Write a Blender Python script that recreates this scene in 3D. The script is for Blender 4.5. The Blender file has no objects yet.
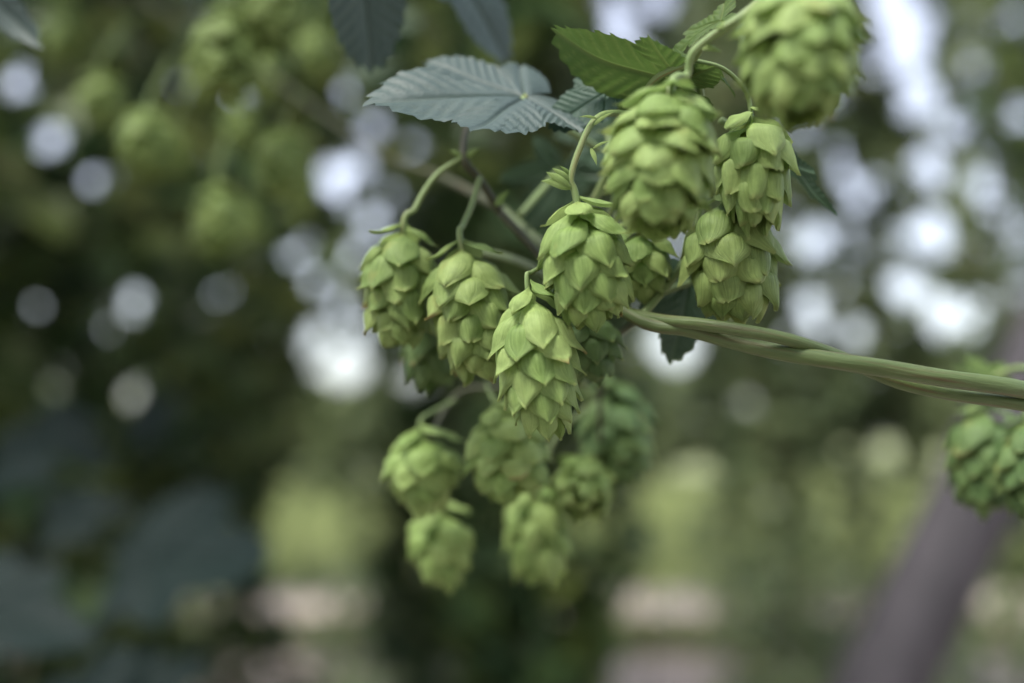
import bpy, math, random
import numpy as np
from mathutils import Vector, Matrix
random.seed(7)
rng = np.random.default_rng(11)
scene = bpy.context.scene
COL = scene.collection
R_ = math.radians

# ------------------------------------------------------------------ camera
W, H, LENS = 1024, 683, 35.0
F = W * LENS / 36.0
CAM = Vector((0, 0, 1.6)); PITCH = R_(5.7)
RIGHT = Vector((1, 0, 0)); FWD = Vector((0, math.cos(PITCH), math.sin(PITCH))); UP = Vector((0, -math.sin(PITCH), math.cos(PITCH)))
def P(px, py, d):
    return CAM + d * (FWD + RIGHT * ((px - 512) / F) + UP * ((341.5 - py) / F))
FOCUS = 0.260
cd = bpy.data.cameras.new('camera'); cam = bpy.data.objects.new('camera', cd); COL.objects.link(cam)
cam.location = CAM; cam.rotation_euler = (R_(90) + PITCH, 0, 0)
cd.lens = LENS; cd.sensor_width = 36; cd.clip_start = 0.01; cd.clip_end = 2000
cd.dof.use_dof = True; cd.dof.focus_distance = FOCUS; cd.dof.aperture_fstop = 2.95
scene.camera = cam

# ------------------------------------------------------------------ world and light
SUN_EL, SUN_AZ = R_(60), R_(222)           # azimuth from +Y towards +X
world = bpy.data.worlds.new('World'); scene.world = world; world.use_nodes = True
nt = world.node_tree; nt.nodes.clear()
sky = nt.nodes.new('ShaderNodeTexSky'); sky.sky_type = 'NISHITA'; sky.sun_disc = False
sky.sun_elevation = SUN_EL; sky.sun_rotation = SUN_AZ; sky.air_density = 1.1; sky.dust_density = 3.0; sky.ozone_density = 2.2
hs = nt.nodes.new('ShaderNodeHueSaturation'); hs.inputs['Saturation'].default_value = 0.5; hs.inputs['Value'].default_value = 1.4; hs.inputs['Hue'].default_value = .515
bg = nt.nodes.new('ShaderNodeBackground'); bg.inputs['Strength'].default_value = 0.15
wo = nt.nodes.new('ShaderNodeOutputWorld')
nt.links.new(sky.outputs[0], hs.inputs['Color']); nt.links.new(hs.outputs[0], bg.inputs['Color']); nt.links.new(bg.outputs[0], wo.inputs['Surface'])
sd = bpy.data.lights.new('sun', 'SUN'); sd.energy = 2.3; sd.angle = R_(20); sd.color = (1, 0.95, 0.87)
so = bpy.data.objects.new('sun', sd); COL.objects.link(so)
sdir = Vector((math.sin(SUN_AZ) * math.cos(SUN_EL), math.cos(SUN_AZ) * math.cos(SUN_EL), math.sin(SUN_EL)))
so.rotation_euler = sdir.to_track_quat('Z', 'Y').to_euler(); so.location = (0, 0, 20)
scene.view_settings.view_transform = 'Standard'; scene.view_settings.look = 'None'
scene.view_settings.exposure = 1.1; scene.view_settings.gamma = 1
scene.render.engine = 'CYCLES'
scene.cycles.use_denoising = True
scene.cycles.max_bounces = 6; scene.cycles.diffuse_bounces = 4; scene.cycles.transmission_bounces = 4; scene.cycles.glossy_bounces = 2

# ------------------------------------------------------------------ materials
class NT:
    def __init__(s, name):
        s.m = bpy.data.materials.new(name); s.m.use_nodes = True; s.t = s.m.node_tree; s.t.nodes.clear()
        s.out = s.n('ShaderNodeOutputMaterial')
    def n(s, t, **kw):
        x = s.t.nodes.new(t)
        for k, v in kw.items(): setattr(x, k, v)
        return x
    def l(s, a, b): s.t.links.new(a, b)
    def ramp(s, fac, stops):
        r = s.n('ShaderNodeValToRGB'); e = r.color_ramp.elements
        while len(e) < len(stops): e.new(0.5)
        for el, (p, c) in zip(e, stops): el.position = p; el.color = (*c, 1)
        s.l(fac, r.inputs[0]); return r.outputs[0]
    def attr(s, name): return s.n('ShaderNodeAttribute', attribute_name=name).outputs['Fac']
    def mix(s, fac, a, b, mode='MIX'):
        x = s.n('ShaderNodeMix', data_type='RGBA', blend_type=mode)
        if isinstance(fac, float): x.inputs[0].default_value = fac
        else: s.l(fac, x.inputs[0])
        for k, v in ((6, a), (7, b)):
            if isinstance(v, tuple): x.inputs[k].default_value = (*v, 1)
            else: s.l(v, x.inputs[k])
        return x.outputs[2]
    def math(s, op, a, b=None, clamp=False):
        x = s.n('ShaderNodeMath', operation=op); x.use_clamp = clamp
        for k, v in ((0, a), (1, b)):
            if v is None: continue
            if isinstance(v, (int, float)): x.inputs[k].default_value = v
            else: s.l(v, x.inputs[k])
        return x.outputs[0]
    def noise(s, vec, scale, detail=3, rough=.5):
        x = s.n('ShaderNodeTexNoise'); x.inputs['Scale'].default_value = scale; x.inputs['Detail'].default_value = detail; x.inputs['Roughness'].default_value = rough
        if vec is not None: s.l(vec, x.inputs['Vector'])
        return x.outputs['Fac']
    def leafy(s, col, rough, spec, trans, tcol=None, normal=None):
        p = s.n('ShaderNodeBsdfPrincipled'); p.inputs['Roughness'].default_value = rough; p.inputs['Specular IOR Level'].default_value = spec
        s.l(col, p.inputs['Base Color'])
        t = s.n('ShaderNodeBsdfTranslucent')
        s.l(tcol if tcol is not None else col, t.inputs['Color'])
        if normal is not None: s.l(normal, p.inputs['Normal'])
        x = s.n('ShaderNodeMixShader'); x.inputs[0].default_value = trans
        s.l(p.outputs[0], x.inputs[1]); s.l(t.outputs[0], x.inputs[2]); s.l(x.outputs[0], s.out.inputs['Surface'])
        return p

def mat_bract(name, dark, light, warm=0.0):
    k = NT(name)
    uv = k.n('ShaderNodeUVMap'); uv.uv_map = 'UVMap'
    mp = k.n('ShaderNodeMapping'); k.l(uv.outputs[0], mp.inputs[0]); mp.inputs['Scale'].default_value = (34, 2.0, 1)
    sep = k.n('ShaderNodeSeparateXYZ'); k.l(uv.outputs[0], sep.inputs[0])
    rnd = k.attr('rnd')
    off = k.n('ShaderNodeCombineXYZ'); k.l(k.math('MULTIPLY', rnd, 37.0), off.inputs[2]); 
    k.l(off.outputs[0], mp.inputs['Location'])
    veins = k.noise(mp.outputs[0], 1.0, 3, .6)
    tc = k.n('ShaderNodeTexCoord')
    blot = k.noise(tc.outputs['Object'], 260, 4, .6)
    base = k.ramp(rnd, [(0, dark), (1, light)])
    c = k.mix(k.math('MULTIPLY', k.math('SUBTRACT', veins, .35, True), 1.1, True), base, tuple(min(1, x * 1.5) for x in light))
    c = k.mix(k.math('MULTIPLY', k.math('SUBTRACT', blot, .45, True), 1.4, True), c, tuple(x * .72 for x in dark))
    # pale base and yellowish tip of each bract
    c = k.mix(k.math('MULTIPLY', k.math('SUBTRACT', sep.outputs[1], .86, True), 3.0, True), c, (.34, .36, .13))
    br = k.math('MULTIPLY', k.math('MULTIPLY', k.math('SUBTRACT', sep.outputs[1], .8, True), 6., True), k.math('GREATER_THAN', rnd, 1 - .03 - warm), True)
    c = k.mix(k.math('MULTIPLY', br, .7), c, (.24, .15, .06))
    bp = k.n('ShaderNodeBump'); bp.inputs['Strength'].default_value = .8; bp.inputs['Distance'].default_value = .0005
    k.l(veins, bp.inputs['Height'])
    blem = k.noise(tc.outputs['Object'], 95, 3, .5)
    c = k.mix(k.math('MULTIPLY', k.math('SUBTRACT', blem, .60, True), 3.5, True), c, (.30, .30, .08))
    k.leafy(c, .52, .30, .33, None, bp.outputs[0])
    return k.m

def mat_leaf(name, dark, light, vein, rough=.42, spec=.5, trans=.25):
    k = NT(name)
    v = k.attr('vein'); tc = k.n('ShaderNodeTexCoord')
    n = k.noise(tc.outputs['Object'], 70, 8, .75)
    c = k.ramp(n, [(.3, dark), (.7, light)])
    c = k.mix(k.math('MULTIPLY', v, .75), c, vein)
    bp = k.n('ShaderNodeBump'); bp.inputs['Strength'].default_value = .35; bp.inputs['Distance'].default_value = .0006
    k.l(k.noise(tc.outputs['Object'], 700, 4, .6), bp.inputs['Height'])
    k.leafy(c, rough, spec, trans, None, bp.outputs[0])
    return k.m

def mat_foliage(name, stops, rough=.45, spec=.45, trans=.3):
    k = NT(name); c = k.ramp(k.attr('rnd'), stops)
    k.leafy(c, rough, spec, trans); return k.m

def mat_stem(name, a, b, scale=60):
    k = NT(name); tc = k.n('ShaderNodeTexCoord'); uv = k.n('ShaderNodeUVMap'); uv.uv_map = 'UVMap'
    mp = k.n('ShaderNodeMapping'); k.l(uv.outputs[0], mp.inputs[0]); mp.inputs['Scale'].default_value = (9, 1.5, 1)
    n = k.noise(mp.outputs[0], 1.5, 4, .6); n2 = k.noise(tc.outputs['Object'], scale, 4)
    c = k.mix(k.math('MULTIPLY', n2, .5), k.ramp(n, [(.3, a), (.7, b)]), tuple((x + y) / 2 for x, y in zip(a, b)))
    rs_ = k.noise(mp.outputs[0], .7, 2); c = k.mix(k.math('MULTIPLY', k.math('SUBTRACT', rs_, .52, True), 4, True), c, (a[0] * 1.5, a[1] * .75, a[2] * .9))
    p = k.n('ShaderNodeBsdfPrincipled'); p.inputs['Roughness'].default_value = .5; p.inputs['Specular IOR Level'].default_value = .4
    bp = k.n('ShaderNodeBump'); bp.inputs['Strength'].default_value = .5; bp.inputs['Distance'].default_value = .0005; k.l(n, bp.inputs['Height'])
    k.l(c, p.inputs['Base Color']); k.l(bp.outputs[0], p.inputs['Normal']); k.l(p.outputs[0], k.out.inputs['Surface'])
    return k.m

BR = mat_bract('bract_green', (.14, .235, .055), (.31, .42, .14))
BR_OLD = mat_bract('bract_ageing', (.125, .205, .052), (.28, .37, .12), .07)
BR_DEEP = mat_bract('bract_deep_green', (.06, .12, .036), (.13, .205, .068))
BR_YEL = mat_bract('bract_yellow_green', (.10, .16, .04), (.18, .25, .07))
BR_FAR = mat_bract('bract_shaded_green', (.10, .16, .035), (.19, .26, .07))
LEAF_BLUE = mat_leaf('leaf_upper_side', (.036, .062, .056), (.052, .082, .074), (.055, .085, .070), .55, .4, .12)
LEAF_GREEN = mat_leaf('leaf_under_side', (.05, .095, .020), (.085, .14, .032), (.13, .18, .05), .55, .25, .42)
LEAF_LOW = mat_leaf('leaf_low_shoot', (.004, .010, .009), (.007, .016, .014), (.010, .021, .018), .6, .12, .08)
LEAF_TEAL = mat_leaf('leaf_teal', (.028, .062, .042), (.045, .095, .062), (.06, .11, .07), .55, .35, .2)
LEAF_DARK = mat_leaf('leaf_shaded_green', (.03, .065, .035), (.05, .10, .05), (.08, .13, .07), .45, .5, .2)
STEM = mat_stem('stem_green', (.055, .09, .026), (.10, .14, .045))
STEM_BR = mat_stem('stem_brown', (.03, .038, .016), (.06, .065, .028))
STALK = mat_stem('stalk_green', (.12, .19, .06), (.19, .27, .10))
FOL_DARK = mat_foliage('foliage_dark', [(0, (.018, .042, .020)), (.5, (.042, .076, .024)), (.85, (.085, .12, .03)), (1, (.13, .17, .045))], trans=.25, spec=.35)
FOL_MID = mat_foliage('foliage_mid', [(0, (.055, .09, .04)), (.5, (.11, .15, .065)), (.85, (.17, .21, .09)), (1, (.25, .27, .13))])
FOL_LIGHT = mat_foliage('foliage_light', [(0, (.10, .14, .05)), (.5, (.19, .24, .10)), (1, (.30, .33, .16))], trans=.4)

# ------------------------------------------------------------------ mesh helpers
def link(name, me, mat=None, parent=None, smooth=True):
    o = bpy.data.objects.new(name, me); COL.objects.link(o)
    if mat: me.materials.append(mat)
    if smooth: me.polygons.foreach_set('use_smooth', [True] * len(me.polygons))
    if parent: o.parent = parent
    return o
def tag(o, label=None, cat=None, group=None, kind=None):
    for k, v in (('label', label), ('category', cat), ('group', group), ('kind', kind)):
        if v: o[k] = v
    return o
def empty(name, mtx=None):
    o = bpy.data.objects.new(name, None); COL.objects.link(o); o.empty_display_size = .01
    if mtx is not None: o.matrix_world = mtx
    return o
class MB:
    """collects grids with uv and named scalar attributes"""
    def __init__(s): s.v = []; s.f = []; s.uv = []; s.a = {}
    def grid(s, pts, uvs, attrs=None, closed=False):
        n, m = len(pts), len(pts[0]); o = len(s.v)
        for i in range(n):
            for j in range(m):
                s.v.append(tuple(pts[i][j])); s.uv.append(uvs[i][j])
                for k, v in (attrs or {}).items(): s.a.setdefault(k, []).append(v if isinstance(v, (int, float)) else v[i][j])
        for i in range(n - 1):
            for j in range(m - (0 if closed else 1)):
                j2 = (j + 1) % m
                s.f.append((o + i * m + j, o + i * m + j2, o + (i + 1) * m + j2, o + (i + 1) * m + j))
    def mesh(s, name):
        me = bpy.data.meshes.new(name); me.from_pydata(s.v, [], s.f)
        ul = me.uv_layers.new(name='UVMap'); idx = np.empty(len(me.loops), dtype=np.int32); me.loops.foreach_get('vertex_index', idx)
        ul.data.foreach_set('uv', np.array(s.uv, dtype=np.float32)[idx].ravel())
        for k, v in s.a.items():
            if len(v) == len(s.v): me.attributes.new(k, 'FLOAT', 'POINT').data.foreach_set('value', np.array(v, dtype=np.float32))
        me.update(); return me
    def build(s, name, mat, parent=None): return link(name, s.mesh(name), mat, parent)

def spline(pts, n):
    """Catmull-Rom through points that carry (Vector, radius)"""
    out = []; m = len(pts) - 1
    for k in range(n + 1):
        x = k / n * m; i = min(int(x), m - 1); f = x - i
        g = [pts[max(i - 1, 0)], pts[i], pts[i + 1], pts[min(i + 2, m)]]
        def cr(a, b, c, d): return .5 * ((2 * b) + (c - a) * f + (2 * a - 5 * b + 4 * c - d) * f * f + (3 * b - a - 3 * c + d) * f ** 3)
        out.append((cr(*[q[0] for q in g]), max(1e-5, cr(*[q[1] for q in g]))))
    return out
def tube(mb, pts, n=40, sides=12, wob=.0, inv=None, caps=True):
    sp = spline(pts, n); rows, uvs = [], []; ref = Vector((.3, .2, 1)).normalized(); L = 0
    for i, (p, r) in enumerate(sp):
        a = sp[max(i - 1, 0)][0]; b = sp[min(i + 1, n)][0]; t = (b - a).normalized()
        if i: L += (p - sp[i - 1][0]).length
        u = (ref - t * ref.dot(t)).normalized(); w = t.cross(u); ref = u
        row = []
        for j in range(sides):
            th = 2 * math.pi * j / sides; rr = r * (1 + wob * math.sin(3 * th + i * .3) + wob * random.uniform(-.5, .5))
            q = p + (u * math.cos(th) + w * math.sin(th)) * rr
            row.append(inv @ q if inv else q)
        rows.append(row); uvs.append([(j / sides * 2, L * 40) for j in range(sides)])
    if caps:
        for end, at in ((0, 0), (-1, len(rows))):
            p = sp[end][0]; p = inv @ p if inv else p
            rows.insert(at, [p] * sides); uvs.insert(at, [uvs[end][j] for j in range(sides)])
    mb.grid(rows, uvs, None, True)

# ------------------------------------------------------------------ hop cones
def lerp_tab(tab, t):
    if t <= tab[0][0]: return tab[0][1]
    for (a, b), (c, d) in zip(tab, tab[1:]):
        if t <= c: return b + (d - b) * (t - a) / (c - a)
    return tab[-1][1]
def smooth(x): x = min(1, max(0, x)); return x * x * (3 - 2 * x)
PROFILES = {
    'long': [(-.1, .12), (0, .36), (.10, .74), (.25, .97), (.4, 1), (.55, .95), (.68, .86), (.82, .68), (.92, .46), (1.0, .22), (1.08, .05), (1.2, .02)],
    'egg': [(-.1, .12), (0, .38), (.10, .76), (.25, .97), (.4, 1.02), (.55, .99), (.68, .90), (.82, .73), (.92, .44), (1.0, .17), (1.08, .03), (1.2, .02)],
    'drop': [(-.1, .14), (0, .42), (.10, .82), (.22, 1), (.4, .98), (.55, .88), (.68, .76), (.82, .58), (.92, .4), (1.0, .2), (1.08, .05), (1.2, .02)],
}
def bract(mb, L, R, prof, t0, ang, Lb, Wd, pointed, opn, rnd, rs, lift, nu=11, nv=14, bend=None):
    pts, uvs = [], []
    skew = rs.uniform(-.12, .12); tw = rs.uniform(-.1, .1); ridge = rs.uniform(.6, 1.3) * (.055 if pointed else .03)
    for i in range(nv + 1):
        v = i / nv; t = t0 + v * Lb / L
        f = lerp_tab(prof, t0 + (t - t0) * .72) * (.92 if t0 > .6 else 1)
        rr = R * f * ((.10 + .60 * smooth(v / .36) +   .24 * v + .07 * math.sin(math.pi * min(1, v * 1.1)) ** 2) + lift * smooth(v) + opn * (.10 * v + .16 * v ** 3))
        if pointed: hw = Wd / 2 * (math.sin(math.pi * min(1, v * .97 + .03) ** .92) ** .78) * (1 - .62 * smooth((v - .60) / .40))
        else: hw = Wd / 2 * (math.sin(math.pi * min(1, v * .96 + .03) ** .95) ** .58)
        hw = max(hw, .0002 * (1 - v))
        re = max(rr, R * .42)
        row, ur = [], []
        for j in range(nu):
            u = -1 + 2 * j / (nu - 1)
            ph = ang + u * hw / re * 1.0 + skew * v + 0
            edge = (.26 + .14 * (1 - v)) if pointed else .38
            r = rr + R * f * (.08 if pointed else .02) * v ** 4 - edge * u * u * hw * (1 if pointed else 1.15) + R * ridge * .7 * math.exp(-(u / .16) ** 2) * smooth(v * 2) * (1 - v * .4) 
            r += R * .035 * math.sin(u * 4 + rnd * 20 + v * 5) * v + u * tw * hw * v
            z = -(t * L) + opn * R * (.05 * v + .28 * v ** 4) + R * .02 * math.sin(u * 5 + rnd * 30)
            x, y = r * math.cos(ph), r * math.sin(ph)
            if bend is not None:
                tt = t; x += bend[0] * L * (tt - .5) ** 2; y += bend[1] * L * (tt - .5) ** 2
            row.append((x, y, z)); ur.append(((u + 1) / 2 * .999, v))
        pts.append(row); uvs.append(ur)
    mb.grid(pts, uvs, {'rnd': rnd})

def cone_specs(L, R, n, seed, pointy, opn, lb):
    n = int(n * .92); lb *= .94
    rs = random.Random(seed); out = []
    for i in range(n):
        fr = (i + .5) / n
        t0 = -.03 + .82 * fr ** .97
        k = 1 - .30 * smooth((fr - .55) / .45)
        small = .55 if i < 4 else 1
        pointed = rs.random() < pointy
        Lb = L * lb * 1.10 * k * rs.uniform(.90, 1.12) * small * (1.06 if pointed else .90)
        Wd = R * rs.uniform(1.12, 1.42) * (1 - .34 * smooth((fr - .5) / .5)) * small * (1.0 if pointed else .92)
        o = .7 * opn * rs.uniform(.1, 1.5) + (.35 * (1 - fr / .12) if fr < .12 else 0)
        out.append(dict(t0=t0, ang=i * 2.39996 + rs.uniform(-.22, .22), Lb=Lb, Wd=Wd, pointed=pointed, opn=o, rnd=rs.random(), lift=(.05 if pointed else 0.0), rs=random.Random(seed * 100 + i)))
    return out

def hop_cone(label, top, bot, wpx, mat, hero, prof='long', n=42, seed=1, pointy=.75, opn=.5, lb=.34, stalk=None, spin=0, group='hop cones hanging on the bine', bend=None, stalk_r=.0006):
    T, B = P(*top), P(*bot); ax = (B - T); L = ax.length; ax.normalize()
    d = (top[2] + bot[2]) / 2; R = wpx / 2 / F * d * (.90 if hero else 1.0)
    M = Matrix.Translation(T) @ (-ax).to_track_quat('Z', 'Y').to_matrix().to_4x4() @ Matrix.Rotation(spin, 4, 'Z')
    root = empty('hop_cone', M)
    tag(root, label, 'hop cone', group)
    specs = cone_specs(L, R, n, seed, pointy, opn, lb); pf = PROFILES[prof]
    if hero:
        for s in specs:
            mb = MB(); bract(mb, L, R, pf, bend=bend, **s); mb.build('bract', mat, root)
    else:
        mb = MB()
        for s in specs: bract(mb, L, R, pf, bend=bend, nu=9, nv=10, **s)
        mb.build('cone_body', mat, root)
    # rachis: the thin core that carries the bracts
    inv = M.inverted()
    mb = MB()
    pts = [(Vector((0, 0, .0)), stalk_r * 1.3), (Vector((0, 0, -L * .4)), stalk_r * 1.5), (Vector((0, 0, -L * .85)), stalk_r)]
    if stalk:
        w = [(inv @ P(*q), stalk_r) for q in stalk] + [(Vector((0, 0, .0005)), stalk_r * 1.1)] + [pts[1]]
        tube(mb, w, 26, 8, .04)
    else:
        tube(mb, pts, 6, 6)
    mb.build('stalk', STALK, root)
    return root

# sharp cones of the middle
hop_cone('long sharp pale green hop cone at the very centre, lowest of the crisp cones', (527, 283, .262), (546, 440, .260), 96, BR, True, 'long', 46, 3, .92, .55, .33, [(552, 262, .268), (532, 272, .264)], spin=.4, bend=(.10, 0))
hop_cone('sharp green hop cone on the thin curved stalk, directly above the long central cone', (576, 197, .258), (596, 331, .257), 104, BR, True, 'long', 42, 14, .85, .8, .36, [(660, 120, .275), (616, 113, .266), (594, 121, .261), (580, 148, .259), (571, 178, .258)], spin=1.1, stalk_r=.0009)
hop_cone('plump slightly blurred hop cone in front, between the sharp cones and the top right one', (672, 84, .238), (652, 240, .229), 122, BR, True, 'egg', 58, 5, .8, .55, .31, [(737, 20, .238), (712, 36, .240), (692, 54, .241), (687, 76, .242)], spin=0, stalk_r=.001)
hop_cone('largest blurred hop cone, cut by the top edge of the picture at right', (796, -24, .218), (802, 124, .209), 128, BR, True, 'egg', 58, 6, .8, .6, .36, [(762, -10, .235), (790, -30, .226)], spin=.8)
hop_cone('crisp hop cone with broad smooth oval bracts, just below the large top right cone', (750, 108, .262), (757, 229, .256), 98, BR, True, 'drop', 38, 27, .35, .3, .42, [(692, 60, .255), (722, 68, .258), (742, 86, .260)], spin=2.1)
hop_cone('hop cone hanging right above the twisted bine stems, under the crisp cone with oval bracts', (722, 190, .272), (738, 322, .268), 114, BR_OLD, True, 'egg', 40, 8, .45, .25, .38, [(705, 150, .275)], spin=.2)
hop_cone('leftmost hop cone of the upper cluster, soft focus with browned tips', (404, 222, .292), (396, 352, .290), 92, BR_OLD, True, 'long', 42, 9, .55, .55, .34, [(465, 157, .300), (440, 172, .297), (424, 192, .295), (414, 210, .293)], spin=.6, stalk_r=.0009)
hop_cone('stout tapering hop cone between the leftmost cone and the long central cone', (460, 238, .282), (482, 386, .279), 102, BR_OLD, True, 'long', 46, 21, .6, .45, .31, [(480, 178, .298), (472, 205, .292), (463, 225, .286)], spin=2.6, stalk_r=.0009)
# darker ones tucked behind
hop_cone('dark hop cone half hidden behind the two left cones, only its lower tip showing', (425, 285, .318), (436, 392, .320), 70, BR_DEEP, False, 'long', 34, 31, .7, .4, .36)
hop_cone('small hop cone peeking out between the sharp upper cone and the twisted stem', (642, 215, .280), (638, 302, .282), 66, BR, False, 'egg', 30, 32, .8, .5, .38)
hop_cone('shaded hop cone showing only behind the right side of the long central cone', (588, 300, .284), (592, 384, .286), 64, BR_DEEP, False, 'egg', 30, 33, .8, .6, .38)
# lower blurred cluster
hop_cone('blurred hop cone at the left end of the lower cluster, topped by spreading bracts', (420, 425, 0.330), (428, 516, 0.330), 84, BR, False, 'drop', 34, 41, .6, .35, .36, [(455, 400, 0.341), (432, 412, 0.334)])
hop_cone('blurred hop cone hanging lowest at left, beneath the leftmost cone of the lower cluster', (438, 500, 0.357), (446, 588, 0.360), 72, BR, False, 'drop', 30, 42, .6, .35, .38, [(430, 470, 0.355)])
hop_cone('blurred hop cone directly under the tip of the long central cone', (494, 402, 0.317), (520, 503, 0.314), 88, BR, False, 'egg', 34, 43, .5, .35, .36, [(486, 384, 0.328), (490, 395, 0.322)], spin=1)
hop_cone('blurred hop cone hanging lowest in the middle, pointing down beneath the lower cluster', (532, 480, 0.361), (541, 588, 0.363), 70, BR, False, 'long', 34, 44, .6, .35, .34, [(545, 455, 0.355)])
hop_cone('small round blurred hop cone seen end on, in the lower cluster', (590, 470, 0.375), (580, 497, 0.336), 64, BR, False, 'egg', 32, 45, .4, .3, .5, [(600, 440, 0.381)])
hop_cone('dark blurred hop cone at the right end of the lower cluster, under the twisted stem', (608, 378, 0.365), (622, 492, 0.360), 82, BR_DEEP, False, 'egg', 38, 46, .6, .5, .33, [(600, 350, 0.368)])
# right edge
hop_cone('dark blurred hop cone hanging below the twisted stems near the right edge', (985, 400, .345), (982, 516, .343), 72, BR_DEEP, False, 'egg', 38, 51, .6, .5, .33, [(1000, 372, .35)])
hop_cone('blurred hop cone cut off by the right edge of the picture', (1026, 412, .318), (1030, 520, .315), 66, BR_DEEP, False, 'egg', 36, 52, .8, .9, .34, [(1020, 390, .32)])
# upper left, far out of focus
ul = 'far blurred hop cones at the upper left'
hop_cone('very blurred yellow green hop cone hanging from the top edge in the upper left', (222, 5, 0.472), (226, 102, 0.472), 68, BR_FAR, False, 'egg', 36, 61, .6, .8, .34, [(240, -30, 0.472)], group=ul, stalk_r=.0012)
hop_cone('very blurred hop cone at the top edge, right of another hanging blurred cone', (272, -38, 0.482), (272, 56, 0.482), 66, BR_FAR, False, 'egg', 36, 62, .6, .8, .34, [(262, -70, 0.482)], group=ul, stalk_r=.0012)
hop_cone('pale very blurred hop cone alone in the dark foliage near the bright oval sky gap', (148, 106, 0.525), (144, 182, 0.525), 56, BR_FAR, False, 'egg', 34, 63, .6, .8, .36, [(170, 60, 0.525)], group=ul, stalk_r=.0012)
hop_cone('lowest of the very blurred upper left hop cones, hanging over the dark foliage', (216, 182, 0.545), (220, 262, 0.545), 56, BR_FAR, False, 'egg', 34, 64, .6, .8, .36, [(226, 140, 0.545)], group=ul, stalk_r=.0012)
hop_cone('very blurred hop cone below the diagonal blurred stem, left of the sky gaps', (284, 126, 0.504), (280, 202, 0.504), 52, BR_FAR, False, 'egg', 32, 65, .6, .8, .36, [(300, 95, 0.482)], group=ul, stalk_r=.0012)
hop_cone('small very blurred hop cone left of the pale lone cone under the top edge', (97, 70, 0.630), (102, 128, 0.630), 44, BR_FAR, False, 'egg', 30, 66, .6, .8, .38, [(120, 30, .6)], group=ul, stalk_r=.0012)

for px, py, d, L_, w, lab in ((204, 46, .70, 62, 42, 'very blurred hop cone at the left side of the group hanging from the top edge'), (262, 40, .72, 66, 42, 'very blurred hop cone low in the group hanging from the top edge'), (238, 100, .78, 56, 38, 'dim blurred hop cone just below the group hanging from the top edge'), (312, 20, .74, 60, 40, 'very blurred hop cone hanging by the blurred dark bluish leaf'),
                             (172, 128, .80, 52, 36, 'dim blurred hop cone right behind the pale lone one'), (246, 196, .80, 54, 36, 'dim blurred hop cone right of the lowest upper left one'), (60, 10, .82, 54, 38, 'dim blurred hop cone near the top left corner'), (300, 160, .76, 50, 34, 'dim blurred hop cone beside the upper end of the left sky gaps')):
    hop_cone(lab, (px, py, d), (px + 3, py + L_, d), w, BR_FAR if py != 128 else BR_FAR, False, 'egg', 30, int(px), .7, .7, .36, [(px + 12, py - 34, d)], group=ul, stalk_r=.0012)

# ------------------------------------------------------------------ hop leaves of the bine
def hop_leaf(name, base, tip, nhint, mat, parent, lobes='three', width=1.0, cup=.12, curl=.1, seed=0, label=None, petiole=None, wave=.03, teeth=26):
    B, T = P(*base), P(*tip); Y = (T - B); L = Y.length; Y.normalize()
    N = Vector(nhint); N = (RIGHT * N.x + UP * N.y - FWD * N.z); N = (N - Y * N.dot(Y)).normalized(); X = Y.cross(N)
    rs = random.Random(seed)
    LB = {'three': [(0, 1, .42), (R_(52), .80, .40), (-R_(52), .80, .40), (R_(112), .50, .55), (-R_(112), .50, .55)],
          'broad': [(0, 1, .78), (R_(46), .74, .85), (-R_(46), .80, .80), (R_(108), .52, .8), (-R_(108), .52, .8)],
          'ovate': [(0, 1, .85), (R_(62), .60, .9), (-R_(62), .60, .9), (R_(120), .46, .9), (-R_(120), .46, .9)],
          'whole': [(0, 1, .62), (R_(48), .72, .7), (-R_(48), .72, .7), (R_(100), .58, .8), (-R_(100), .58, .8)]}[lobes]
    lobe = [(a, l * rs.uniform(.92, 1.08) if a else l, s) for a, l, s in LB]
    nth, nr = 260, 26; pts, uvs, vein = [], [], []
    outl = []
    for j in range(nth):
        th = -math.pi + 2 * math.pi * j / nth; best = 0
        for a, l, s in lobe:
            dl = abs((th - a + math.pi) % (2 * math.pi) - math.pi); best = max(best, l / (1 + (dl / s) ** 1.7))
        notch = smooth((math.pi - abs(th)) / .35); best *= .25 + .75 * notch
        saw = (j * teeth * 2 / nth) % 1.0; best *= 1 - .075 * saw * notch
        outl.append((th, best))
    for i in range(nr + 1):
        row, ur, vr = [], [], []; q = (i / nr) ** .8
        for th, ro in outl:
            r = ro * q; x = r * math.sin(th) * width; y = r * math.cos(th)
            # nearest lobe mid line, chevron veins
            bb, vv = 9, 0
            for a, l, s in lobe:
                dx, dy = math.sin(a) * width, math.cos(a); s_ = x * dx + y * dy; qd = abs(-x * dy + y * dx)
                if s_ > 0 and qd / l < bb: bb = qd / l; along, lat = s_ / l, qd / l
            if bb == 9: along, lat = 0, abs(x)
            ch = (along - lat * .75) * 9.5; fr = abs(ch - round(ch))
            mid = math.exp(-(lat / .016) ** 2); sec = math.exp(-(fr / .09) ** 2) * smooth(lat * 12)
            vn = max(mid, .75 * sec)
            puff = (fr * 2) ** .7 * .018 * smooth(lat * 8)
            z = -mid * .02 + puff + cup * (abs(x) ** 1.4) * 1.0 - curl * y * y + wave * math.sin(x * 7 + seed) * math.cos(y * 6 + seed * 2) * (x * x + y * y) ** .5
            row.append(B + (X * x + Y * y + N * z) * L); ur.append((x, y)); vr.append(vn)
        pts.append(row); uvs.append(ur); vein.append(vr)
    mb = MB(); mb.grid(pts, uvs, {'vein': vein}, True)
    lf = mb.build(name, mat, parent)
    if label: lf['label'] = label
    if petiole:
        mb = MB(); tube(mb, [(P(*q), .0011) for q in petiole] + [(B, .0010)], 20, 8, .03)
        mb.build('petiole', STALK, lf)
    return lf

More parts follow.
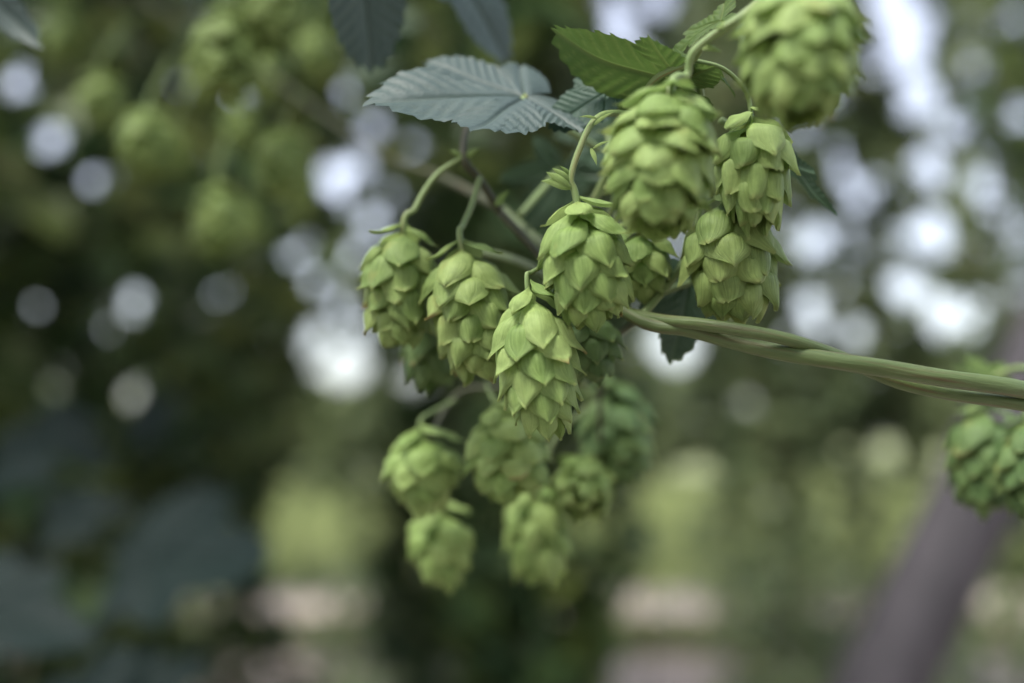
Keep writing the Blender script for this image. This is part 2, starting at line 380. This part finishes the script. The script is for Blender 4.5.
def pl(lst): return [(P(a, b, c), r) for a, b, c, r in lst]
bine = tag(empty('hop_bine'), 'thick green hop bine stem from the right edge, carrying the leaves and shoots', 'hop bine', 'twisted hop bines')
mb = MB()
tube(mb, pl([(1180, 414, .275, .0024), (1060, 396, .268, .0024), (1000, 386, .262, .0024), (930, 376, .258, .0023), (870, 366, .256, .0023), (810, 357, .257, .0022), (750, 346, .262, .0021), (690, 330, .268, .0020), (640, 320, .275, .0019), (575, 272, .300, .0018), (500, 208, .330, .0017)]), 150, 18, .03)
mb.build('stem', STEM, bine)
mb = MB(); tube(mb, pl([(500, 208, .330, .0016), (440, 176, .39, .0013), (380, 152, .47, .0012), (310, 104, .60, .0012), (250, 62, .72, .0014), (170, 15, .82, .0020), (60, -60, .95, .0020)]), 70, 14, .03)
mb.build('old_stem', STEM_BR, bine)
bine2 = tag(empty('hop_bine'), 'thinner bine stem twined around the thick one, below it at the right edge', 'hop bine', 'twisted hop bines')
mb = MB()
tube(mb, pl([(1180, 432, .272, .0018), (1060, 411, .268, .0018), (1000, 401, .266, .0018), (950, 394, .264, .0018), (905, 384, .263, .0018), (868, 370, .264, .0017), (835, 355, .261, .0017), (790, 340, .256, .0017), (745, 331, .257, .0017), (700, 324, .264, .0017), (650, 318, .274, .0016), (590, 300, .29, .0015), (520, 262, .31, .0014), (470, 250, .33, .0012)]), 120, 16, .03)
mb.build('stem', STEM, bine2)
# side shoots
def shoot(lst, mat=STALK, name='side_shoot', parent=None, n=40):
    mb = MB(); tube(mb, pl(lst), n, 10, .05); return mb.build(name, mat, parent or bine)
shoot([(900, -60, .245, .0013), (800, -25, .24, .0012), (740, 18, .239, .0012), (705, 42, .243, .0011), (690, 62, .255, .0010), (655, 80, .265, .0011), (630, 120, .28, .0012), (600, 190, .295, .0013), (560, 255, .293, .0014)])
shoot([(500, 212, .305, .0014), (480, 180, .301, .0012), (464, 157, .300, .0012), (470, 120, .31, .0010), (500, 90, .33, .0009)], STEM_BR)
shoot([(640, 318, .277, .0012), (690, 250, .282, .0011), (705, 160, .278, .0010), (700, 90, .268, .0010), (690, 62, .255, .0010)])
shoot([(500, 212, .305, .0013), (545, 262, .300, .0011), (570, 300, .30, .0010), (560, 360, .325, .0009), (520, 385, .34, .0008), (460, 392, .35, .0007), (430, 440, .33, .0008), (430, 475, .332, .0008)], STEM_BR)
shoot([(560, 360, .315, .0010), (590, 400, .34, .0009), (560, 430, .335, .0009), (545, 460, .33, .0008)])
shoot([(640, 318, .277, .0011), (610, 345, .32, .001), (600, 380, .34, .0009), (600, 445, .35, .0009)], STEM_BR)
shoot([(1180, 412, .275, .0012), (1080, 380, .31, .0011), (1020, 368, .34, .001), (990, 380, .347, .001)])
hop_leaf('leaf', (524, 96, .286), (364, 88, .268), (.05, .80, .60), LEAF_BLUE, bine, 'broad', 1.05, .05, .10, 3, 'broad bluish leaf seen flat from the side, pale sheen, left of the green one', [(600, 150, .31), (565, 128, .30), (535, 108, .2905)], .05)
hop_leaf('leaf', (360, -70, .30), (376, 76, .318), (.1, .7, .6), LEAF_BLUE, bine, 'ovate', .85, .08, .1, 5, 'blurred dark bluish leaf hanging from the top edge', [(430, -90, .31)])
hop_leaf('leaf', (440, -60, .33), (514, 64, .345), (-.1, .75, .6), LEAF_BLUE, bine, 'ovate', .75, .08, .05, 6, 'blurred narrow bluish leaf from the top edge, right of the other blurred one', [(430, -90, .33)])
hop_leaf('leaf', (678, 84, .264), (541, 43, .270), (.10, -.84, .52), LEAF_GREEN, bine, 'ovate', .74, .30, .10, 8, 'bright green leaf with its underside showing and its tip pointing left', [(690, 62, .256)], .06)
hop_leaf('leaf', (606, 92, .276), (546, 126, .278), (-.1, .45, .9), LEAF_TEAL, bine, 'ovate', .95, .15, .1, 9, 'small blue green lobed leaf under the bright green one', [(640, 90, .272)], .04, 20)
hop_leaf('leaf', (690, 282, .292), (673, 364, .290), (.1, .25, 1), LEAF_DARK, bine, 'whole', .95, .1, .1, 10, 'dark serrated leaf with a hanging tip against the white sky gap under the stem', [(640, 300, .285)], .05, 22)
hop_leaf('leaf', (790, 165, .285), (842, 214, .275), (.3, .75, -.3), LEAF_DARK, bine, 'whole', .55, .2, .1, 11, 'dark thin leaf tip sticking out right of the crisp cone with oval bracts', [(720, 120, .28)], .05, 20)
hop_leaf('leaf', (690, 60, .262), (742, 84, .270), (-.1, .8, .5), LEAF_GREEN, bine, 'whole', .6, .25, .2, 12, 'small curled green leaf at the node above the plump cone', None, .08, 20)
hop_leaf('leaf', (560, 170, .33), (520, 240, .34), (.1, .3, 1), LEAF_DARK, bine, 'three', 1, .1, .1, 13, 'dark blurred leaf behind the node left of the sharp cones', [(520, 215, .315)], .05)
hop_leaf('leaf', (610, 130, .34), (560, 200, .35), (-.3, .3, 1), LEAF_DARK, bine, 'three', 1, .1, .1, 14, 'dark blurred leaf behind the thin curved stalk', [(610, 170, .30)], .05)
hop_leaf('leaf', (720, 20, .265), (655, 62, .275), (.0, .7, .6), LEAF_GREEN, bine, 'whole', .6, .2, .1, 15, None, None, .08, 20)
hop_leaf('leaf', (990, 378, .345), (965, 350, .36), (.0, .5, .6), LEAF_GREEN, bine, 'three', .9, .1, .1, 16, None, None, .05, 20)
hop_leaf('leaf', (-45, -40, .335), (38, 44, .330), (-.4, .5, .7), LEAF_BLUE, bine, 'three', .75, .1, .1, 17, 'pale grey serrated leaf in the top left corner', None, .05, 20)
# small stipules beside the stalk of the sharp upper cone
def stipule(px, py, d, ex, ey, w, seed, parent):
    B, T = P(px, py, d), P(ex, ey, d - .002); Y = T - B; L = Y.length; Y.normalize(); X = Y.cross(-FWD + UP * .5).normalized(); N = X.cross(Y)
    pts, uvs = [], []
    for i in range(11):
        v = i / 10; hw = w * math.sin(math.pi * (v * .97 + .03) ** .7)
        pts.append([B + Y * L * v + X * hw * u * L + N * L * (.12 * math.sin(v * 3.1) - .5 * hw * u * u) for u in (-1, -.6, -.2, .2, .6, 1)]); uvs.append([(.5 + .5 * u, v * .8) for u in (-1, -.6, -.2, .2, .6, 1)])
    mb = MB(); mb.grid(pts, uvs, {'rnd': random.Random(seed).random()}); mb.build('stipule', BR, parent)
for a in ((571, 186, .257, 541, 181, .20), (571, 188, .257, 546, 172, .22), (572, 183, .258, 552, 168, .2), (573, 178, .259, 560, 166, .18), (593, 125, .26, 614, 112, .10), (591, 148, .26, 597, 166, .12), (593, 148, .26, 610, 141, .10), (597, 118, .26, 579, 117, .10), (700, 45, .243, 722, 52, .2), (735, 22, .24, 715, 30, .2), (464, 157, .30, 448, 150, .2), (464, 157, .30, 480, 148, .2), (495, 205, .3, 510, 190, .2)):
    stipule(*a, seed=int(a[0] * 7), parent=bine)

# ------------------------------------------------------------------ the hop yard behind (far out of focus)
HOLES = [  # gaps in the foliage where the sky shows: px, py, radius
 (52, 140, 17), (20, 80, 15), (132, 303, 12), (35, 308, 6), (222, 292, 6), (130, 395, 11), (335, 178, 20), (372, 222, 13), (360, 165, 10), (302, 250, 7), (315, 285, 8),
 (318, 335, 12), (345, 368, 27), (355, 255, 9), (340, 305, 10), (415, 378, 9), (620, 32, 18), (610, 3, 12), (660, 2, 20), (640, 60, 9), (905, 40, 34), (918, 100, 26), (928, 165, 20), (932, 235, 25),
 (945, 315, 24), (908, 288, 20), (815, 240, 20), (808, 305, 13), (860, 195, 12), (858, 335, 11), (835, 150, 9), (852, 245, 8), (885, 450, 17), (942, 455, 13), (845, 450, 7),
 (676, 345, 30), (1018, 20, 8), (1020, 115, 8), (375, 128, 9), (348, 92, 7), (240, 95, 6), (830, 95, 8), (790, 60, 6), (890, 0, 28), (955, 130, 12), (800, 130, 9), (200, 0, 5), (670, 240, 12), (760, 30, 7)]
hr_ = random.Random(5)
HOLES += [(hr_.uniform(285, 405), hr_.uniform(140, 395), hr_.uniform(4, 8)) for _ in range(10)] + [(hr_.uniform(775, 985), hr_.uniform(0, 350), hr_.uniform(4, 8)) for _ in range(16)] + [(hr_.uniform(0, 1020), hr_.uniform(60, 420), hr_.uniform(3, 6)) for _ in range(14)]
HX = np.array(HOLES)
_c, _s = math.cos(PITCH), math.sin(PITCH)
def project(p):
    x = p[:, 0]; y = p[:, 1]; z = p[:, 2] - CAM.z
    d = y * _c + z * _s; u = -y * _s + z * _c; d = np.maximum(d, 1e-3)
    return 512 + F * x / d, 341.5 - F * u / d, d
TPL_V = np.array([(0, 0, 0), (0, .5, -.05), (.30, .05, .07), (.52, .42, .05), (.22, .55, .02), (0, 1, -.12), (-.22, .55, .02), (-.52, .42, .05), (-.30, .05, .07), (.1, -.12, .03), (-.1, -.12, .03)], dtype=np.float32)
TPL_F = np.array([(0, 2, 1), (2, 3, 1), (3, 4, 1), (4, 5, 1), (5, 6, 1), (6, 7, 1), (7, 8, 1), (8, 0, 1), (0, 9, 2), (0, 8, 10)], dtype=np.int32)
def leaf_cloud(name, c, size, mat, parent=None, up=.5, rnd=None, holes=True, face=None):
    """c: (n,3) leaf centres; one mesh"""
    if holes:
        px, py, d = project(c); rpx = size * F / d * .42
        ok = np.ones(len(c), bool)
        for hx, hy, hr in HX:
            ok &= ~((px - hx) ** 2 + (py - hy) ** 2 < (hr * (.66 if (hx > 878 and hy < 350) or (300 < hx < 380 and hy > 160) or 600 < hx < 700 else .62) + rpx * .85) ** 2)
        ok &= d > .5
        # keep leaves out of the tight space round the camera and the cones
        c, size = c[ok], size[ok]; rnd = rnd[ok] if rnd is not None else None
    n = len(c)
    nrm = rng.normal(size=(n, 3)); nrm /= np.linalg.norm(nrm, axis=1)[:, None]; nrm[:, 2] = np.abs(nrm[:, 2]) + up; nrm /= np.linalg.norm(nrm, axis=1)[:, None]
    yd = rng.normal(size=(n, 3)); yd[:, 2] -= .6; yd -= nrm * (yd * nrm).sum(1)[:, None]; yd /= np.linalg.norm(yd, axis=1)[:, None]
    xd = np.cross(yd, nrm)
    T = TPL_V.copy(); T[:, 1] -= .45
    V = (xd[:, None, :] * T[None, :, 0:1] + yd[:, None, :] * T[None, :, 1:2] + nrm[:, None, :] * T[None, :, 2:3]) * size[:, None, None] + c[:, None, :]
    nv = len(T); V = V.reshape(-1, 3).astype(np.float32)
    Fc = (TPL_F[None] + (np.arange(n) * nv)[:, None, None]).reshape(-1, 3).astype(np.int32)
    me = bpy.data.meshes.new(name); me.vertices.add(len(V)); me.vertices.foreach_set('co', V.ravel())
    me.loops.add(Fc.size); me.loops.foreach_set('vertex_index', Fc.ravel())
    me.polygons.add(len(Fc)); me.polygons.foreach_set('loop_start', np.arange(0, Fc.size, 3, dtype=np.int32)); me.polygons.foreach_set('loop_total', np.full(len(Fc), 3, dtype=np.int32))
    me.update(calc_edges=True)
    r = rnd if rnd is not None else rng.random(n)
    me.attributes.new('rnd', 'FLOAT', 'POINT').data.foreach_set('value', np.repeat(r, nv).astype(np.float32))
    return link(name, me, mat, parent)

def bine_column(px, d, rad, n, mat, label, lean=0.0, height=5.6, leaf=(.06, .12), zmin=.15, group='leafy hop bines trained up strings behind', name='hop_bine', stemmat=None, zmax=None, clump=1.0):
    """a hop bine climbing its string: px = where it stands across the picture, d = metres away"""
    x0 = (px - 512) / F * d; root = empty(name, Matrix.Translation((x0, d, 0)))
    tag(root, label, 'hop bine', group)
    z = rng.uniform(zmin, zmax or height, n); th = rng.uniform(0, 2 * math.pi, n)
    ph = rng.uniform(0, 6.28, 6)
    cl = 1 + .35 * np.sin(z * 3.1 + ph[0] + th) + .25 * np.sin(z * 7.3 + ph[1] - 2 * th) * clump
    r = rad * cl * (.35 + .65 * rng.random(n) ** .6) * (.75 + .25 * np.sin(np.minimum(z / height, 1) * math.pi))
    xs = lean * (z - 1.6)
    c = np.stack([x0 + xs + r * np.cos(th), d + r * np.sin(th), z + rng.normal(0, .05, n)], 1)
    sz = rng.uniform(leaf[0], leaf[1], n)
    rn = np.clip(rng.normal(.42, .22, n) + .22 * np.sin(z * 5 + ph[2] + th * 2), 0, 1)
    o = leaf_cloud('foliage', c, sz, mat, None, rnd=rn)
    o.parent = root; o.matrix_parent_inverse = root.matrix_world.inverted()
    mb = MB(); inv = root.matrix_world.inverted()
    pts = [(Vector((x0 + lean * (k * height / 8 - 1.6) + .03 * math.sin(k * 2.2), d + .03 * math.cos(k * 2.2), k * height / 8)), .009) for k in range(9)]
    tube(mb, pts, 24, 6, .05, inv); mb.build('stem', stemmat or STEM_BR, root)
    return root

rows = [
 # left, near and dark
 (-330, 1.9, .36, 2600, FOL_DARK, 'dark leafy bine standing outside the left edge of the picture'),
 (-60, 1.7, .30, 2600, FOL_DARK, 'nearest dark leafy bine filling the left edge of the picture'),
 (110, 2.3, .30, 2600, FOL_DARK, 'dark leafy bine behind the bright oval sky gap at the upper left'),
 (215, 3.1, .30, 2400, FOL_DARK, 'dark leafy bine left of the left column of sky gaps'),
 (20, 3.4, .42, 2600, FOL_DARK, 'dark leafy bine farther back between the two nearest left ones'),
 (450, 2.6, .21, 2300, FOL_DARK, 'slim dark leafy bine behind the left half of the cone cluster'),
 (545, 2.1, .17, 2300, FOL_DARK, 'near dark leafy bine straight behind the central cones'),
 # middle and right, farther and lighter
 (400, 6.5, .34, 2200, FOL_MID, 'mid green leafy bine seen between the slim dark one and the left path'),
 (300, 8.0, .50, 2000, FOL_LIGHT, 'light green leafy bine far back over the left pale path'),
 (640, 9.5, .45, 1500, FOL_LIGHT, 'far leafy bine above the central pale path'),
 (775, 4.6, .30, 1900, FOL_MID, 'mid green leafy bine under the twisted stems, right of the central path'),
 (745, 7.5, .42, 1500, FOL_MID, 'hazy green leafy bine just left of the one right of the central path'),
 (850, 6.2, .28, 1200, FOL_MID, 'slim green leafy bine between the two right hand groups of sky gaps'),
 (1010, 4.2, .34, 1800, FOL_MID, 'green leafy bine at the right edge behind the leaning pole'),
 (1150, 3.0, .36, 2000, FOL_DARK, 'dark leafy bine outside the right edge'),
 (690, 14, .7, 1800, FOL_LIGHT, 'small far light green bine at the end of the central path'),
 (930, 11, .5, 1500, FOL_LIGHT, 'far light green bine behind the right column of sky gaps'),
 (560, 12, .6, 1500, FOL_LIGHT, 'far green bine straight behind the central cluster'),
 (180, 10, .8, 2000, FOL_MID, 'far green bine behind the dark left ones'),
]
ROW = [(-200, 'outside the left edge, in the row beyond the near bines'), (-40, 'in the left corner, behind the nearest bine'), (110, 'behind the second bine from the left edge'), (255, 'left of the left column of sky gaps'), (395, 'right of the left column of sky gaps'),
       (520, 'directly behind the long central cone'), (640, 'behind the plump front cone, over the central pale path'), (735, 'left of the small right sky gaps'), (800, 'over the twisted stems, between the right sky gaps'), (870, 'left of the big right column of sky gaps'), (1000, 'right of the big column of sky gaps'), (1130, 'outside the right edge, in the row across')]
for i, (px, lab) in enumerate(ROW):
    d = 5.4 + .25 * math.sin(i * 2.3)
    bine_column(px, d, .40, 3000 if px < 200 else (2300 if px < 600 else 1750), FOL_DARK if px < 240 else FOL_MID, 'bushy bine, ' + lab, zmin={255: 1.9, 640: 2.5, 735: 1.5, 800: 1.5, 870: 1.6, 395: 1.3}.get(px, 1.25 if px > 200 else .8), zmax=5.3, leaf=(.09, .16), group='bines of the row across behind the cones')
for px, d, rad, n, m, lab in rows:
    zt = 1.6 + d * .75 + .6
    bine_column(px, d, rad, n, m, lab, zmin=1.5 if m is FOL_LIGHT else .15, lean=rng.uniform(-.02, .02), zmax=min(5.6, zt), leaf=(.05, .11) if d < 8 else (.09, .18))

# unseen row added behind the camera: blocks frontal sky light, lets the sun over
for x, y, lab in ((-1.1, -1.0, 'left of the camera'), (-.3, -1.25, 'straight behind the camera'), (.6, -1.2, 'right behind the camera'), (1.5, -.9, 'far right behind the camera'), (-1.9, -.2, 'beside the camera at far left')):
    r = bine_column(512, 1.0, .42, 1500, FOL_DARK, 'added light-blocking bine out of the picture, ' + lab, height=3.3, name='hop_bine', zmin=.2)
    r.location.x += x; r.location.y += y - 1.0
# lateral shoots and leaves reaching from the near left bine over the top of the picture
def bough(name, label, pts, n, spread, mat, leaf, group=None):
    root = tag(empty(name), label, 'hop branch', group)
    sp = spline([(P(*q), .004) for q in pts], 60)
    c = np.array([list(sp[i][0]) for i in rng.integers(0, 61, n)]) + rng.normal(0, 1, (n, 3)) * np.array(spread)
    leaf_cloud('foliage', c, rng.uniform(*leaf, n), mat, root)
    mb = MB(); tube(mb, [(P(*q), .003) for q in pts], 40, 8, .05); mb.build('stem', STEM_BR, root)
g = 'leafy side branches reaching across behind the cones'
bough('hop_branch', 'dark leafy branch along the top edge in the upper left', [(-100, 60, 1.3), (100, 40, 1.2), (300, 10, 1.25), (520, -10, 1.4)], 420, (.09, .12, .07), FOL_DARK, (.05, .09), g)
bough('hop_branch', 'small leafy branch among the blurred upper left cones', [(60, -30, .95), (200, 30, .90), (300, 90, .90), (360, 150, .95)], 300, (.04, .06, .05), FOL_DARK, (.03, .055), g)
bough('hop_branch', 'olive leafy branch running below the blurred upper left cones', [(-100, 240, 1.7), (80, 220, 1.6), (220, 215, 1.6), (270, 250, 1.6)], 320, (.08, .12, .10), FOL_DARK, (.05, .09), g)
bough('hop_branch', 'dark leafy branch at the top right of the large bluish leaf', [(520, 90, 1.0), (560, 40, 1.0), (575, -60, 1.1)], 170, (.035, .06, .05), FOL_DARK, (.04, .08), g)
bough('hop_branch', 'green leafy branch at the top edge right of the large top cone', [(700, -60, 2.2), (760, 40, 2.2), (800, 60, 2.2)], 110, (.10, .12, .08), FOL_MID, (.05, .09), g)

# large dim leaves at the lower left, a low shoot in front of the row
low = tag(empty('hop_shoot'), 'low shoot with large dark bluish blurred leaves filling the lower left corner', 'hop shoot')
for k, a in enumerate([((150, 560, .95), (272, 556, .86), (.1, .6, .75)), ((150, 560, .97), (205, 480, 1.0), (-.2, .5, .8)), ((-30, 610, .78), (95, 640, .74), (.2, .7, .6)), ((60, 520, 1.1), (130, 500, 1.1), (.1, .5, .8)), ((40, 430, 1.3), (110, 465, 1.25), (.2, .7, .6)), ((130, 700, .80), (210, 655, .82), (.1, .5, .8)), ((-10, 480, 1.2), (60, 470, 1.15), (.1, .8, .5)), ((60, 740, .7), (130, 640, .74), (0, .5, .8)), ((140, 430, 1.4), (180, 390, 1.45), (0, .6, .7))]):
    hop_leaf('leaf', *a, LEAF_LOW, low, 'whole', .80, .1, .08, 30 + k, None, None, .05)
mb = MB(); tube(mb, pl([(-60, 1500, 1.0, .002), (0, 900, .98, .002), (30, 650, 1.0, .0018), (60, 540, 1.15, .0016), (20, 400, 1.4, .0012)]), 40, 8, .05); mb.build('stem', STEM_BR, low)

# leaning wooden pole
pole = tag(empty('wooden_pole'), 'leaning grey brown wooden pole, very blurred, at the lower right', 'pole')
k = NT('weathered_wood'); tc = k.n('ShaderNodeTexCoord'); mp = k.n('ShaderNodeMapping'); k.l(tc.outputs['Object'], mp.inputs[0]); mp.inputs['Scale'].default_value = (30, 30, 2)
c = k.ramp(k.noise(mp.outputs[0], .8, 6, .6), [(.36, (.014, .013, .016)), (.7, (.052, .047, .054))])
p = k.n('ShaderNodeBsdfPrincipled'); p.inputs['Roughness'].default_value = .8; k.l(c, p.inputs['Base Color']); k.l(p.outputs[0], k.out.inputs['Surface'])
WOOD = k.m
a = P(905, 640, 1.6); b = P(985, 480, 1.62); dirv = (b - a).normalized()
foot = a - dirv * ((a.z + .2) / dirv.z); head = foot + dirv * 4.6
mb = MB(); tube(mb, [(foot, .076), (foot.lerp(head, .33), .070), (foot.lerp(head, .66), .064), (head, .058)], 50, 20, .02); mb.build('shaft', WOOD, pole)
mb = MB()
q = foot + dirv * 3.9; tube(mb, [(q + Vector((.1 * math.cos(t), .1 * math.sin(t), .01 * t)), .004) for t in [i * .7 for i in range(19)]], 60, 6); mb.build('wire_tie', STEM_BR, pole)

# ------------------------------------------------------------------ ground
k = NT('dry_soil'); tc = k.n('ShaderNodeTexCoord')
n1 = k.noise(tc.outputs['Object'], .8, 6, .6); n2 = k.noise(tc.outputs['Object'], 9, 6, .65)
c = k.mix(n2, k.ramp(n1, [(.3, (.30, .245, .20)), (.7, (.44, .37, .32))]), (.36, .30, .26))
p = k.n('ShaderNodeBsdfPrincipled'); p.inputs['Roughness'].default_value = .95; k.l(c, p.inputs['Base Color']); k.l(p.outputs[0], k.out.inputs['Surface']); SOIL = k.m
me = bpy.data.meshes.new('ground'); s = 600
me.from_pydata([(-s, -s, 0), (s, -s, 0), (s, s, 0), (-s, s, 0)], [], [(0, 1, 2, 3)])
tag(link('ground', me, SOIL, smooth=False), kind='structure')
# grass: tufts on the strips, many blades
def grass(name, xr, yr, n, mat, hgt=(.08, .22)):
    x = rng.uniform(*xr, n); y = rng.uniform(*yr, n)
    c = np.stack([x, y, np.zeros(n)], 1); h = rng.uniform(*hgt, n); a = rng.uniform(0, 2 * math.pi, n); w = rng.uniform(.01, .03, n)
    lx = rng.normal(0, .4, n) * h; ly = rng.normal(0, .4, n) * h
    V = np.stack([c + np.stack([np.cos(a) * w, np.sin(a) * w, 0 * w], 1), c - np.stack([np.cos(a) * w, np.sin(a) * w, 0 * w], 1), c + np.stack([lx, ly, h], 1)], 1).reshape(-1, 3)
    me = bpy.data.meshes.new(name); me.from_pydata(V.tolist(), [], np.arange(3 * n).reshape(-1, 3).tolist())
    me.attributes.new('rnd', 'FLOAT', 'POINT').data.foreach_set('value', np.repeat(rng.random(n), 3).astype(np.float32))
    return tag(link(name, me, mat, smooth=False), kind='stuff')
GRASS = mat_foliage('grass_blades', [(0, (.12, .16, .05)), (.5, (.22, .26, .10)), (1, (.34, .36, .17))], .6, .2, .35)
grass('grass', (-12, 12), (10.8, 34), 60000, GRASS, (.12, .45))
grass('grass', (-4, 4), (7.7, 8.5), 9000, GRASS)
# weeds growing between the rows, leaving the trodden paths bare
n = 9000; d_ = rng.uniform(4.5, 11.5, n); px_ = rng.uniform(-200, 1200, n); x_ = (px_ - 512) / F * d_
bare = (np.abs(px_ - 270 + 12 * np.sin(d_ * 3)) < 34 + 40 * rng.random(n)) | (np.abs(px_ - 665 + 10 * np.sin(d_ * 2)) < 34 + 46 * rng.random(n)) | (np.abs(px_ - 1000) < 35)
bare &= rng.random(n) > .10
x_, d_ = x_[~bare], d_[~bare]; n = len(x_)
tag(leaf_cloud('weeds', np.stack([x_, d_, rng.uniform(.02, .55, n) * (.6 + .4 * np.sin(x_ * 3) * np.cos(d_ * 2))], 1), rng.uniform(.05, .14, n), FOL_MID, None), kind='stuff')
# meadow sheet below the far tufts
k = NT('meadow'); tc = k.n('ShaderNodeTexCoord'); c = k.ramp(k.noise(tc.outputs['Object'], 1.2, 5), [(.3, (.17, .21, .08)), (.7, (.27, .29, .13))])
p = k.n('ShaderNodeBsdfPrincipled'); p.inputs['Roughness'].default_value = .9; k.l(c, p.inputs['Base Color']); k.l(p.outputs[0], k.out.inputs['Surface'])
me = bpy.data.meshes.new('meadow_ground'); me.from_pydata([(-300, 10.8, .004), (300, 10.8, .004), (300, 560, .004), (-300, 560, .004)], [], [(0, 1, 2, 3)])
tag(link('meadow_ground', me, k.m, smooth=False), kind='structure')
# far wood line
n = 9000
x = rng.uniform(-45, 45, n); y = rng.uniform(38, 46, n); z = rng.uniform(0, 1, n) ** .8 * (4.5 + 1.6 * np.sin(x * .35) + 1.1 * np.sin(x * .9 + 1))
wood = leaf_cloud('distant_wood', np.stack([x, y, z], 1), rng.uniform(.5, 1.1, n), FOL_LIGHT, None)
tag(wood, kind='stuff')
